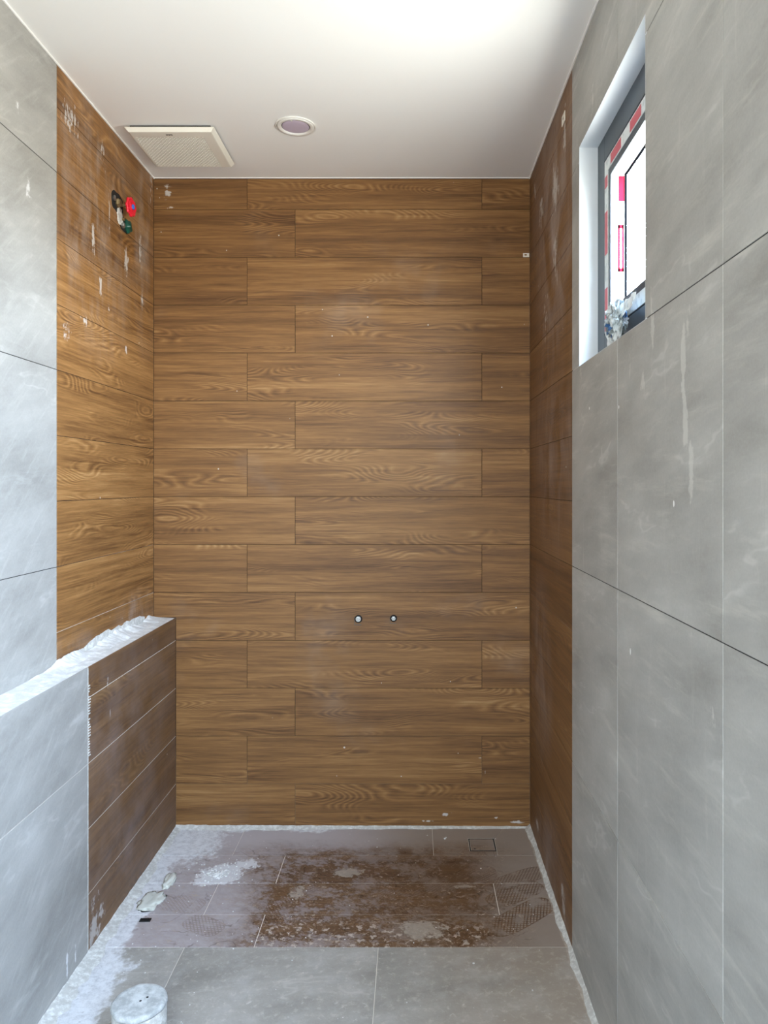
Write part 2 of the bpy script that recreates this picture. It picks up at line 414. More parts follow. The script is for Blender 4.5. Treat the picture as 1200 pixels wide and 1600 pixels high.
def cement_build():
    p = world_pos(); n = noi(vec(p[0] * 45, p[1] * 45, p[2] * 45), 1, 5, 0.75); m = noi(vec(p[0] * 12, p[1] * 12, p[2] * 12), 1, 3)
    return dict(color=mix(ss(n * 0.6 + m * 0.4, 0.38, 0.62), sr(160, 162, 160), sr(204, 206, 203)), height=n, dist=0.002, strength=0.5)
M['cement'] = material('pale cement', cement_build, rough=0.95)
def mortar_build():
    p = world_pos(); n = noi(vec(p[0] * 60, p[1] * 60, p[2] * 60), 1, 5, 0.7)
    return dict(color=mix(ss(n, 0.42, 0.66), sr(190, 188, 181), sr(220, 220, 214)), height=n, dist=0.002, strength=0.35)
M['mortar'] = material('dusty mortar', mortar_build, rough=0.95)
M['reveal'] = material('white window lining', color=sr(214, 220, 224), rough=0.6, spec=0.2)
M['frame'] = material('dark grey aluminium', color=sr(72, 80, 88), rough=0.38, metal=0.25)
M['gasket'] = material('black rubber gasket', color=(0.002, 0.0022, 0.003), rough=0.7, spec=0.0)
def film_build():
    p = world_pos(); n = noi(vec(p[0] * 50, p[1] * 50, p[2] * 50), 1, 4)
    return dict(color=mix(ss(n, 0.5, 0.62) * 0.4, sr(226, 232, 232), sr(150, 165, 168)))
M['film'] = material('white protective film', film_build, rough=0.35)
M['red_print'] = material('red printed tape', color=sr(205, 84, 98), rough=0.4)
M['red_bright'] = material('pink printed tape', color=(0.22, 0.006, 0.014), rough=0.6, spec=0.0)
M['white_plastic'] = material('ivory white plastic', color=sr(238, 234, 222), rough=0.4)
M['black'] = material('black plastic', color=sr(18, 18, 19), rough=0.5)
M['cavity'] = material('dark cavity', color=sr(30, 27, 24), rough=0.95)
M['metal'] = material('zinc plated metal', color=sr(170, 172, 170), rough=0.3, metal=0.9)
M['brass'] = material('dusty brass', color=sr(150, 130, 95), rough=0.45, metal=0.8)
M['red'] = material('red enamel', color=sr(226, 30, 52), rough=0.3)
M['blue'] = material('blue badge', color=sr(60, 110, 205), rough=0.4)
M['green'] = material('dark green enamel', color=sr(14, 74, 60), rough=0.3)
M['lamp_diffuser'] = material('unlit opal diffuser', color=sr(196, 182, 200), rough=0.35)
M['lamp_trim'] = material('satin white lamp trim', color=sr(235, 232, 226), rough=0.3)
M['foam'] = material('cream filler', color=sr(206, 207, 196), rough=0.8)
M['ink'] = material('grey ink', color=sr(80, 78, 74), rough=0.6)
def bag_build():
    x, y, z = obj_pos()
    n = noi(vec(x * 22, y * 22, z * 22), 1, 2); m = noi(vec(x * 40 + 5, y * 40, z * 40), 1, 3)
    c = mix(ss(m, 0.42, 0.58), sr(110, 118, 118), sr(196, 203, 204))
    return dict(color=mix(ss(n, 0.575, 0.60), c, sr(50, 92, 138)), height=noi(vec(x * 90, y * 90, z * 90), 1, 3), dist=0.004, strength=0.6)
M['bag'] = material('crumpled foil paper', bag_build, rough=0.35)
def glass_mat(tint=(0.94, 0.97, 0.97, 1)):
    m = bpy.data.materials.new('window glass'); m.use_nodes = True; t = m.node_tree; t.nodes.clear()
    o = t.nodes.new('ShaderNodeOutputMaterial'); mx = t.nodes.new('ShaderNodeMixShader')
    tr = t.nodes.new('ShaderNodeBsdfTransparent'); gl = t.nodes.new('ShaderNodeBsdfGlossy'); gl.inputs['Roughness'].default_value = 0.02
    tr.inputs[0].default_value = tint
    E.nt = t; lw = t.nodes.new('ShaderNodeLayerWeight'); lw.inputs[0].default_value = 0.5
    fac = epow(E(lw.outputs[1]), 5.0) * 0.6 + 0.03
    t.links.new(fac.v, mx.inputs[0]); t.links.new(tr.outputs[0], mx.inputs[1]); t.links.new(gl.outputs[0], mx.inputs[2])
    t.links.new(mx.outputs[0], o.inputs[0]); return m
M['glass'] = glass_mat((0.81, 0.84, 0.855, 1))
M['rear_fill_glass'] = glass_mat((0.325, 0.325, 0.318, 1))
M['side_fill_glass'] = glass_mat((0.44, 0.45, 0.465, 1))

# ------------------------------------------------------------------ object helpers
def link(name, bm_or_mesh, mat, parent=None, smooth=False):
    if isinstance(bm_or_mesh, bmesh.types.BMesh):
        me = bpy.data.meshes.new(name); bm_or_mesh.normal_update(); bm_or_mesh.to_mesh(me); bm_or_mesh.free()
    else: me = bm_or_mesh
    if mat is not None and not me.materials: me.materials.append(M[mat])
    if smooth:
        for p in me.polygons: p.use_smooth = True
    o = bpy.data.objects.new(name, me); C.objects.link(o)
    if parent: o.parent = parent
    return o
def tag(o, label=None, cat=None, group=None, kind=None):
    if label: o['label'] = label
    if cat: o['category'] = cat
    if group: o['group'] = group
    if kind: o['kind'] = kind
    return o
def empty(name, loc, rot=(0, 0, 0)):
    o = bpy.data.objects.new(name, None); o.empty_display_size = 0.05; C.objects.link(o); o.location = loc; o.rotation_euler = rot; return o
def add_box(bm, x0, x1, y0, y1, z0, z1, bev=0.0):
    r = bmesh.ops.create_cube(bm, size=1)
    vs = r['verts']
    for v in vs:
        v.co = Vector(((x0 + x1) / 2 + v.co.x * (x1 - x0), (y0 + y1) / 2 + v.co.y * (y1 - y0), (z0 + z1) / 2 + v.co.z * (z1 - z0)))
    if bev:
        es = list({e for v in vs for e in v.link_edges})
        bmesh.ops.bevel(bm, geom=es, offset=bev, segments=2, profile=0.5, affect='EDGES')
def box(name, mat, parent, *a, bev=0.0):
    bm = bmesh.new(); add_box(bm, *a, bev=bev); return link(name, bm, mat, parent)
def lathe(bm, prof, seg=24, M4=None, cap=True):
    """profile of (radius, z); first and last rings are capped"""
    rings = []
    for r, z in prof:
        ring = [bm.verts.new((r * math.cos(2 * math.pi * i / seg), r * math.sin(2 * math.pi * i / seg), z)) for i in range(seg)]
        rings.append(ring)
    for a, b in zip(rings, rings[1:]):
        for i in range(seg):
            j = (i + 1) % seg
            bm.faces.new((a[i], a[j], b[j], b[i]))
    if cap:
        bm.faces.new(list(reversed(rings[0]))); bm.faces.new(rings[-1])
    if M4 is not None:
        for ring in rings:
            for v in ring: v.co = M4 @ v.co
    return rings
def inset_poly(pts, d):
    n = len(pts); out = []
    for i in range(n):
        p0, p1, p2 = Vector(pts[i - 1]), Vector(pts[i]), Vector(pts[(i + 1) % n])
        e1 = (p1 - p0).normalized(); e2 = (p2 - p1).normalized()
        n1 = Vector((-e1.y, e1.x)); n2 = Vector((-e2.y, e2.x))
        k = 1 + n1.dot(n2)
        out.append(p1 + (n1 + n2) * (d / max(k, 0.15)))
    return out
rt = random.Random(5)
def tile(name, parent, mat, poly, origin, U, V, N, gap=0.0016, bev=0.0007, t=0.004, lip=0.0003):
    """one ceramic tile: CCW polygon in (u,v), its own bevelled edges, origin at its centre"""
    U, V, N = Vector(U), Vector(V), Vector(N)
    cu = (min(p[0] for p in poly) + max(p[0] for p in poly)) / 2; cv = (min(p[1] for p in poly) + max(p[1] for p in poly)) / 2
    loc = [(p[0] - cu, p[1] - cv) for p in poly]
    a = inset_poly(loc, gap / 2); b = inset_poly(loc, gap / 2 + bev)
    bm = bmesh.new()
    r0 = [bm.verts.new((p.x, p.y, -t)) for p in a]; r1 = [bm.verts.new((p.x, p.y, -bev)) for p in a]; r2 = [bm.verts.new((p.x, p.y, 0)) for p in b]
    n = len(poly)
    for i in range(n):
        j = (i + 1) % n
        bm.faces.new((r0[i], r0[j], r1[j], r1[i])); bm.faces.new((r1[i], r1[j], r2[j], r2[i]))
    bm.faces.new(r2); bm.faces.new(list(reversed(r0)))
    o = link(name, bm, mat, parent)
    R = Matrix((U, V, N)).transposed().to_4x4()
    P = Vector(origin) + U * cu + V * cv + N * (rt.uniform(0, lip))
    o.matrix_local = Matrix.Translation(P) @ R
    return o
def rect(u0, u1, v0, v1): return [(u0, v0), (u1, v0), (u1, v1), (u0, v1)]

# ------------------------------------------------------------------ structure shells
TT = 0.004
YR = REAR_Y
def shell(name, mat, label, cat, boxes):
    bm = bmesh.new()
    for b in boxes: add_box(bm, *b)
    return tag(link(name, bm, mat), label, cat, kind='structure')
floor = shell('floor', 'grout_floor', 'dusty bathroom floor, wood-look planks at the back and grey tiles in front', 'floor', [(XL - 0.1, XR + 0.105, YR - 0.15, YB + 0.1, -0.15, -0.0013)])
ceiling = shell('ceiling', 'paint', 'flat white painted ceiling over the shower', 'ceiling', [(XL - 0.1, XR + 0.105, YR - 0.15, YB + 0.1, ZC, ZC + 0.12)])
wall_back = shell('wall_back', 'grout_back', 'far wall clad in brown wood-look planks', 'wall', [(XL - 0.1, XR + 0.105, YB + 0.0013, YB + 0.2, 0.0, ZC)])
wall_left = shell('wall_left', 'grout_side', 'left wall, grey tiles in front and wood-look planks behind', 'wall', [(XL - 0.2, XL - 0.0013, YR, YB, 0, ZC)])
WY0, WY1, WZ0, WZ1 = 1.5585, 2.173, 1.782, 2.425
a, b_ = XR + 0.0013, XR + 0.105
wall_right = shell('wall_right', 'grout_right', 'right wall with the small window, grey tiles in front and wood-look planks behind', 'wall',
    [(a, b_, YR, SWY0, 0, ZC), (a, b_, SWY1, WY0 - 0.012, 0, ZC), (a, b_, SWY0, SWY1, 0, SWZ0), (a, b_, SWY0, SWY1, SWZ1, ZC), (a, b_, WY1 + 0.012, YB, 0, ZC), (a, b_, WY0 - 0.012, WY1 + 0.012, 0, WZ0 - 0.006), (a, b_, WY0 - 0.012, WY1 + 0.012, WZ1 + 0.012, ZC)])
wall_rear = shell('wall_rear', 'paint', 'white wall behind the viewer with a wide tinted window added for fill light', 'wall',
    [(XL - 0.2, OPX0, YR - 0.15, YR, 0, ZC), (OPX1, XR + 0.105, YR - 0.15, YR, 0, ZC), (OPX0, OPX1, YR - 0.15, YR, OPZ1, ZC), (OPX0, OPX1, YR - 0.15, YR, 0, OPZ0)])
wall_low = shell('wall_low', 'grout_side', 'low tiled ledge wall along the left wall with a raw white plaster top', 'wall', [(XL, XBOX - 0.0013, YR, YB, 0, ZBOX - 0.003)])

# ------------------------------------------------------------------ tiles and planks
rows = [0.0] + [0.182 + 0.2 * i for i in range(13)] + [ZC]     # plank courses, same height on every wall
JA, JB, JC = -0.6895, 0.2913, -0.489
YWL, YWR, YWB, YWF = 2.243, 2.269, 2.249, 2.285                # where wood ends and grey begins
EPS = 0.002
# back wall: u = x, v = z, facing -y
for i in range(14):
    z0, z1 = rows[i], rows[i + 1]
    x0 = XBOX if z1 < 0.8 else XL
    cuts = [x0, JC, XR] if i % 2 == 0 else [x0, JA, JB, XR]
    for k in range(len(cuts) - 1):
        if i == 4:   # course cut around the ledge top
            if k == 0:
                p = [(XBOX, z0), (cuts[1], z0), (cuts[1], z1), (XL, z1), (XL, ZBOX), (XBOX, ZBOX)]
                tile('plank', wall_back, 'wood_back', p, (0, YB, 0), (1, 0, 0), (0, 0, 1), (0, -1, 0)); continue
        tile('plank', wall_back, 'wood_back', rect(cuts[k], cuts[k + 1], z0, z1 - (0.004 if i == 13 else 0)), (0, YB, 0), (1, 0, 0), (0, 0, 1), (0, -1, 0))
# left wall: u = y, v = z, facing +x ; (U x V = N : y x z = x)
for i in range(4, 14):
    z0, z1 = rows[i], rows[i + 1]
    z0 = max(z0, ZBOX)
    tile('plank', wall_left, 'wood_left', rect(YWL, YB - EPS, z0, z1 - (0.004 if i == 13 else 0)), (XL, 0, 0), (0, 1, 0), (0, 0, 1), (1, 0, 0))
gz = [-0.018, 0.582, 1.182, 1.782, 2.382, ZC]
gl = [YWL, YWL - 0.6, YWL - 1.2, YWL - 1.8, YWL - 2.4, YWL - 3.0, YR]
for r_ in range(1, 5):
    for k in range(6):
        z0 = max(gz[r_], ZBOX)
        tile('grey_tile', wall_left, 'stone_left', rect(gl[k + 1], gl[k], z0, gz[r_ + 1]), (XL, 0, 0), (0, 1, 0), (0, 0, 1), (1, 0, 0), gap=0.002)
# ledge wall front face
for i in range(5):
    z0, z1 = rows[i], min(rows[i + 1], ZBOX)
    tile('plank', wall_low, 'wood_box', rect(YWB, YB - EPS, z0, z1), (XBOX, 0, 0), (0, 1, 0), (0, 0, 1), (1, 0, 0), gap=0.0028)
gb = [YWB, YWB - 0.6, YWB - 1.2, YWB - 1.8, YWB - 2.4, YWB - 3.0, YR]
for (z0, z1) in ((0.0, 0.582), (0.582, ZBOX)):
    for k in range(6):
        tile('grey_tile', wall_low, 'stone_left', rect(gb[k + 1], gb[k] - (0.003 if k == 0 else 0), z0, z1), (XBOX, 0, 0), (0, 1, 0), (0, 0, 1), (1, 0, 0), gap=0.002)
# right wall: facing -x: U = -y, V = z
def rtile(name, mat, poly_yz, **kw):
    p = [(-y, z) for y, z in poly_yz]
    ar = sum(p[i - 1][0] * p[i][1] - p[i][0] * p[i - 1][1] for i in range(len(p)))
    if ar < 0: p.reverse()
    return tile(name, wall_right, mat, p, (XR, 0, 0), (0, -1, 0), (0, 0, 1), (-1, 0, 0), **kw)
for i in range(14):
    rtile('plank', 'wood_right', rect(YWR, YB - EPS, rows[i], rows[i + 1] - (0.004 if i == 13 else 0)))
gr = [YWR, 1.767, 1.167, 0.567, -0.033, -0.633, YR]
wtop = WZ1
for r_ in range(5):
    z0, z1 = max(gz[r_], 0), gz[r_ + 1]
    for k in range(6):
        y0, y1 = gr[k + 1], gr[k]
        if r_ == 3 and k == 0: P = rect(WY1, y1, z0, z1)
        elif r_ == 3 and k == 1: P = rect(y0, WY0, z0, z1)
        elif r_ == 4 and k == 0: P = [(y0, wtop), (WY1, wtop), (WY1, z0), (y1, z0), (y1, z1), (y0, z1)]
        elif r_ == 4 and k == 1: P = [(y0, z0), (WY0, z0), (WY0, wtop), (y1, wtop), (y1, z1), (y0, z1)]
        else: P = rect(y0, y1, z0, z1)
        if y0 < SWY1 and y1 > SWY0 and z0 < SWZ1 and z1 > SWZ0:      # cut around the added side window
            for Q in (rect(y0, min(y1, SWY0), z0, z1), rect(max(y0, SWY1), y1, z0, z1), rect(max(y0, SWY0), min(y1, SWY1), z0, SWZ0), rect(max(y0, SWY0), min(y1, SWY1), SWZ1, z1)):
                if Q[1][0] - Q[0][0] > 0.01 and Q[2][1] - Q[1][1] > 0.01: rtile('grey_tile', 'stone_right', Q, gap=0.002)
            continue
        rtile('grey_tile', 'stone_right', P, gap=0.002)
# dark open joint line under part of the horizontal joints on the right wall
for zz in (1.182, 1.782, 2.382):
    ye = WY0 if zz != 1.182 else YWR
    j = box('open_joint', 'joint_dark', wall_right, XR + 0.0006, XR + 0.0033, SWY1, ye, zz - 0.0008, zz + 0.0008)
for zz in (1.182, 1.782, 2.382):
    box('open_joint', 'joint_dark', wall_left, XL - 0.0033, XL - 0.0006, YR, YWL, zz - 0.0008, zz + 0.0008)
# floor: U = x, V = y, N = z
fr_ = [YB, 2.852, 2.652, 2.458, YWF]
DX0, DX1, DY0, DY1 = 0.2255, 0.3315, 2.884, 2.988
for i in range(4):
    y0, y1 = fr_[i + 1], fr_[i]
    cuts = [XBOX, -0.695, JB, XR] if i % 2 == 0 else [XBOX, -0.49, XR]
    for k in range(len(cuts) - 1):
        if i == 0 and k == 1:
            tile('plank', floor, 'wood_floor', rect(cuts[1], 0.083, y0, y1), (0, 0, 0), (1, 0, 0), (0, 1, 0), (0, 0, 1))
        elif i == 0 and k == 2:
            tile('plank', floor, 'wood_floor', [(0.083, y0), (DX1, y0), (DX1, DY0), (DX0, DY0), (DX0, DY1), (DX1, DY1), (0.388, y1), (0.083, y1)], (0, 0, 0), (1, 0, 0), (0, 1, 0), (0, 0, 1))
            tile('plank', floor, 'wood_floor', [(DX1, y0), (XR, y0), (XR, y1), (0.388, y1), (DX1, DY1), (DX1, DY0)], (0, 0, 0), (1, 0, 0), (0, 1, 0), (0, 0, 1), gap=0.0006)
        else:
            tile('plank', floor, 'wood_floor', rect(cuts[k], cuts[k + 1], y0, y1), (0, 0, 0), (1, 0, 0), (0, 1, 0), (0, 0, 1), gap=0.0022)
fx = [XBOX, -0.705, -0.105, XR]
fy = [YWF - 0.6 * k for k in range(6)] + [YR]
for i in range(6):
    for k in range(3):
        tile('grey_tile', floor, 'stone_floor', rect(fx[k], fx[k + 1], fy[i + 1], fy[i]), (0, 0, 0), (1, 0, 0), (0, 1, 0), (0, 0, 1), gap=0.002)

# thin pale trim where wood meets grey, and bead along the ceiling
def strip(name, mat, parent, *a): return box(name, mat, parent, *a)
strip('ceiling_bead', 'paint', ceiling, XL, XL + 0.004, YR, YB, ZC - 0.005, ZC)
strip('ceiling_bead', 'paint', ceiling, XR - 0.004, XR, YR, YB, ZC - 0.005, ZC)
strip('ceiling_bead', 'paint', ceiling, XL + 0.004, XR - 0.004, YB - 0.004, YB, ZC - 0.003, ZC)
strip('edge_trim', 'mortar', wall_low, XBOX - 0.003, XBOX + 0.0006, YWB - 0.003, YWB, 0.0, ZBOX - 0.002)

# ------------------------------------------------------------------ raw plaster and mortar on and along the structure
def fn(x, y, z, s=1.0): return mnoise.fractal(Vector((x, y, z)) * s, 1.0, 2.0, 4)
def mortar_ledge():
    bm = bmesh.new(); nu = 700; y0, y1 = 0.4, YB - 0.001
    grid = []
    for i in range(nu + 1):
        y = y0 + (y1 - y0) * i / nu
        rough = min(1, max(0, (y - 2.05) / 0.25)) * (1 if y < 3.0 else max(0, (YB - y) / 0.083))
        h = 0.004 + rough * max(0.0, 0.012 + 0.020 * fn(y, 0, 3, 5) + 0.008 * fn(y, 2, 0, 22))
        wd = 0.006 + rough * (0.022 + 0.018 * fn(y, 5, 1, 7))
        prof = [(XBOX - 0.0005, -0.006), (XBOX - 0.0008, 0.0), (XBOX - 0.018, 0.001), (XBOX - 0.036, 0.002)]
        prof = [(px, pz) for px, pz in prof]
        xm = XL + wd
        prof += [(xm + 0.02, 0.003), (xm, 0.004 + h * 0.35), (XL + wd * 0.45, h * 0.72 + 0.003), (XL + 0.004, h + 0.003), (XL, h + 0.002)]
        row = []
        for k, (px, pz) in enumerate(prof):
            n = fn(px * 3, y * 0.5, k, 26) * 0.0022 * (0.2 + rough) if 2 <= k <= 7 else 0
            row.append(bm.verts.new((px, y, ZBOX - 0.002 + pz + n)))
        grid.append(row)
    for a, b in zip(grid, grid[1:]):
        for k in range(len(a) - 1): bm.faces.new((a[k], b[k], b[k + 1], a[k + 1]))
    for row, rev in ((grid[0], False), (grid[-1], True)):
        pass
    bmesh.ops.recalc_face_normals(bm, faces=bm.faces)
    link('plaster_top', bm, 'plaster', wall_low)
mortar_ledge()
# thin smeared mortar on the planks above the ledge
def smear_on_left():
    bm = bmesh.new(); nu = 160; y0, y1 = 2.30, 2.98; g = []
    for i in range(nu + 1):
        y = y0 + (y1 - y0) * i / nu; t = i / nu
        f = math.sin(math.pi * t) ** 0.5
        top = 0.022 + f * (0.014 + 0.030 * fn(y, 1, 4, 4) + 0.006 * fn(y, 9, 0, 30))
        low = 0.004
        g.append([bm.verts.new((XL + d, y, ZBOX + z)) for d, z in ((0.0005, low), (0.002 * f + 0.0008, low + 0.004), (0.0012 * f + 0.0007, (low + top) / 2), (0.0005, max(top, low + 0.008)))])
    for a, b in zip(g, g[1:]):
        for k in range(3): bm.faces.new((a[k], b[k], b[k + 1], a[k + 1]))
    bmesh.ops.recalc_face_normals(bm, faces=bm.faces)
    link('mortar_smear', bm, 'mortar', wall_left)
smear_on_left()
def fillet(name, mat, parent, p0, p1, inward, w0, h0, n=240, seed=0, prof=None):
    """ragged wedge of plaster where a wall meets the floor"""
    bm = bmesh.new(); p0, p1, iv = Vector(p0), Vector(p1), Vector(inward); g = []
    for i in range(n + 1):
        p = p0.lerp(p1, i / n)
        s = fn(p.x + seed, p.y, 0, 9); s2 = 0.5 * fn(p.x + seed, p.y, 4, 22)
        k = prof(i / n) if prof else 1.0
        wd = max(0.002, w0 * k * (1 + 0.55 * s + 0.35 * s2)); h = max(0.001, h0 * k * (1 + 0.5 * s2))
        row = []
        for q, (a, b) in enumerate(((0.0, 1.0), (0.25, 0.72), (0.6, 0.34), (0.88, 0.16), (1.0, 0.0))):
            v = p + iv * wd * a; v.z = 0.0004 + h * b + (0.0004 * fn(v.x, v.y, q, 60) if 0 < q < 4 else 0)
            row.append(bm.verts.new(v))
        g.append(row)
    for a, b in zip(g, g[1:]):
        for k in range(4): bm.faces.new((a[k], b[k], b[k + 1], a[k + 1]))
    bmesh.ops.recalc_face_normals(bm, faces=bm.faces)
    for f in bm.faces:
        if f.normal.z < 0: bmesh.ops.reverse_faces(bm, faces=[f])
    return link(name, bm, mat, parent, smooth=True)
fillet('mortar_fillet', 'mortar', floor, (XBOX + 0.0005, 0.8, 0), (XBOX + 0.0005, YB, 0), (1, 0, 0), 0.040, 0.012, n=500, prof=lambda t: 1.6 - 1.0 * t)
fillet('mortar_fillet', 'mortar', floor, (XBOX, YB - 0.0005, 0), (XR, YB - 0.0005, 0), (0, -1, 0), 0.022, 0.010, n=420, seed=3, prof=lambda t: 1.1 - 0.6 * t)
fillet('mortar_fillet', 'mortar', floor, (XR - 0.0005, 1.2, 0), (XR - 0.0005, YB, 0), (-1, 0, 0), 0.015, 0.012, n=400, seed=7, prof=lambda t: 0.5 + 0.8 * t)
# comb ridges of tile adhesive at the grey/wood edge of the ledge wall
bm = bmesh.new()
rc = random.Random(3)
for k in range(26):
    z = ZBOX - 0.06 - k * 0.0085
    if rc.random() < 0.12: continue
    l = rc.uniform(0.004, 0.013)
    add_box(bm, XBOX, XBOX + 0.0022, YWB - 0.001, YWB + l, z, z + 0.0035)
link('adhesive_ridges', bm, 'mortar', wall_low)
# lumps and crumbs
def rock(bm, c, r, seed, sub=1, flat=0.6, amp=0.35):
    k = bmesh.ops.create_icosphere(bm, subdivisions=sub, radius=1)
    for v in k['verts']:
        d = 1 + amp * fn(v.co.x + seed, v.co.y, v.co.z, 1.7)
        v.co = Vector((c[0] + v.co.x * r * d, c[1] + v.co.y * r * d, c[2] + v.co.z * r * d * flat))
rk = random.Random(11)
bm = bmesh.new()
mx_, my_ = on_floor(343, 1366)
for k in range(160):
    a = rk.uniform(0, 6.28); d = abs(rk.gauss(0, 0.5))
    x = mx_ + math.cos(a) * d * 0.12 + rk.uniform(-.01, .01); y = my_ + math.sin(a) * d * 0.10
    r = rk.uniform(0.0015, 0.0045) * (1.5 if d < 0.3 else 1)
    rock(bm, (x, y, r * 0.5), r, k)
for k in range(150):
    x = rk.uniform(-0.93, 0.46); y = rk.uniform(1.6, 3.03)
    if math.hypot(x - mx_, y - my_) < 0.32: continue
    if rk.random() < 0.45: x = rk.uniform(-0.93, -0.5)
    r = rk.uniform(0.0010, 0.0026)
    rock(bm, (x, y, r * 0.5), r, k)
for px, py, r in ( (695, 1311, 0.005), (697, 1309, 0.003), (740, 1506, 0.004)):
    x, y = on_floor(px, py); rock(bm, (x, y, r * 0.5), r, px)
tag(link('plaster_crumbs', bm, 'plaster'), 'white plaster crumbs strewn over the shower floor, heaped left of centre', 'rubble', kind='stuff')
# cream filler lumps by the ledge foot
def lump(label, px, py, rx, ry, rz, seed):
    x, y = on_floor(px, py); bm = bmesh.new()
    k = bmesh.ops.create_icosphere(bm, subdivisions=4, radius=1)
    for v in k['verts']:
        d = 1 + 0.45 * fn(v.co.x + seed, v.co.y, v.co.z, 1.6) + 0.08 * fn(v.co.x, v.co.y + seed, v.co.z, 7)
        v.co = Vector((v.co.x * rx * d, v.co.y * ry * d, max(-rz * 0.25, v.co.z * rz * d)))
    o = link('filler_lump', bm, 'foam', smooth=True); o.location = (x, y, rz * 0.25 + 0.0012)
    tag(o, label, 'filler')
lump('cream lump of tile filler against the ledge foot, nearer the back wall', 265, 1378, 0.020, 0.050, 0.009, 2)
lump('flat cream lump of tile filler beside the ledge foot, the nearer of the two', 236, 1409, 0.038, 0.060, 0.006, 6)

# ------------------------------------------------------------------ small things on the floor
x, y = on_floor(227, 1438.5)
sp_o = empty('tile_spacer', (x, y, 0.0004), (0, 0, 0.03)); tag(sp_o, 'small black plastic packer lying on the floor near the ledge', 'spacer')
bm = bmesh.new(); add_box(bm, -0.018, 0.018, -0.009, 0.009, 0, 0.003, bev=0.0008); link('body', bm, 'black', sp_o)
bm = bmesh.new(); add_box(bm, -0.015, 0.015, -0.002, 0.002, 0.003, 0.0042); link('rib', bm, 'black', sp_o)

# floor drain with a tiled insert
dr = empty('floor_drain', ((DX0 + DX1) / 2, (DY0 + DY1) / 2, 0)); tag(dr, 'square floor drain with tiled insert and dark edge near the far right corner', 'drain')
hw, hh = (DX1 - DX0) / 2 - 0.001, (DY1 - DY0) / 2 - 0.001
bm = bmesh.new(); tk = 0.006
for b4 in ((-hw, hw, -hh, -hh + tk), (-hw, hw, hh - tk, hh), (-hw, -hw + tk * 0.8, -hh + tk, hh - tk), (hw - tk * 0.8, hw, -hh + tk, hh - tk)):
    add_box(bm, *b4, -0.003, -0.0008)
link('drain_frame', bm, 'black', dr)
ins = tile('drain_insert', dr, 'wood_floor', rect(-hw + tk, hw - tk, -hh + tk, hh - tk), (0, 0, 0), (1, 0, 0), (0, 1, 0), (0, 0, 1), gap=0)
bm = bmesh.new(); lathe(bm, [(0.004, -0.001), (0.004, 0.0006)], 12, Matrix.Translation((-hw + 0.02, -hh + 0.017, 0))); link('lift_hole', bm, 'black', dr)

# capped toilet waste pipe
wp = empty('capped_waste_pipe', (-0.704, 1.905, 0)); tag(wp, 'short round concrete-capped pipe stub standing on the grey floor tiles', 'pipe')
bm = bmesh.new()
prof = [(0.069, 0.0005), (0.068, 0.02), (0.0675, 0.055), (0.067, 0.086), (0.0655, 0.093)]
rings = lathe(bm, prof, 72)
for ring in rings:
    for v in ring:
        d = 1 + 0.022 * fn(v.co.x, v.co.y, v.co.z, 25); v.co.x *= d; v.co.y *= d
link('pipe_body', bm, 'mortar', wp, smooth=True)
bm = bmesh.new()
prof = [(0.068, 0.088), (0.0695, 0.092), (0.069, 0.098), (0.064, 0.1015), (0.055, 0.1025), (0.04, 0.1027), (0.02, 0.1030), (0.004, 0.103)]
rings = lathe(bm, prof, 72)
for ring in rings:
    for v in ring:
        d = 1 + 0.04 * fn(v.co.x, v.co.y, 2, 22) * (1 if v.co.xy.length > 0.05 else 0); v.co.x *= d; v.co.y *= d
        v.co.z += 0.0012 * fn(v.co.x, v.co.y, 1, 40)
link('cement_cap', bm, 'cement', wp, smooth=True)
for dx, dy in ((0.004, -0.004), (0.017, 0.010)):
    bm = bmesh.new(); lathe(bm, [(0.0038, 0.1025), (0.0013, 0.1042)], 10, Matrix.Translation((dx, dy, 0))); link('vent_hole', bm, 'black', wp)

# ------------------------------------------------------------------ water outlets in the back wall
def outlet(px, py, r, label, mark):
    x, z = on_back(px, py)
    o = empty('capped_water_outlet', (x, YB - 0.001, z), (math.pi / 2, 0, 0)); tag(o, label, 'outlet', group='capped water outlets in the far wall')
    bm = bmesh.new(); lathe(bm, [(r, -0.0), (r, 0.0015), (r * 0.86, 0.0022), (r * 0.80, 0.0006)], 28); link('cut_hole', bm, 'cavity', o)
    bm = bmesh.new(); lathe(bm, [(r * 0.72, 0.0), (r * 0.72, 0.005), (r * 0.62, 0.0065), (r * 0.36, 0.0065), (r * 0.36, 0.010), (r * 0.26, 0.011)], 6 if mark else 20); link('plug', bm, 'metal', o)
    bm = bmesh.new()
    add_box(bm, -r * 1.05, -r * 0.95, -r * 1.5, r * 0.4, 0, 0.0008); add_box(bm, -r * 1.0, r * 0.75, -r * 1.55, -r * 1.42, 0, 0.0008)
    link('pencil_mark', bm, 'ink', o)
outlet(560, 967, 0.0165, 'round capped water outlet in the far wall, the larger left one', False)
outlet(615, 966, 0.0145, 'round capped water outlet in the far wall, the smaller right one', True)

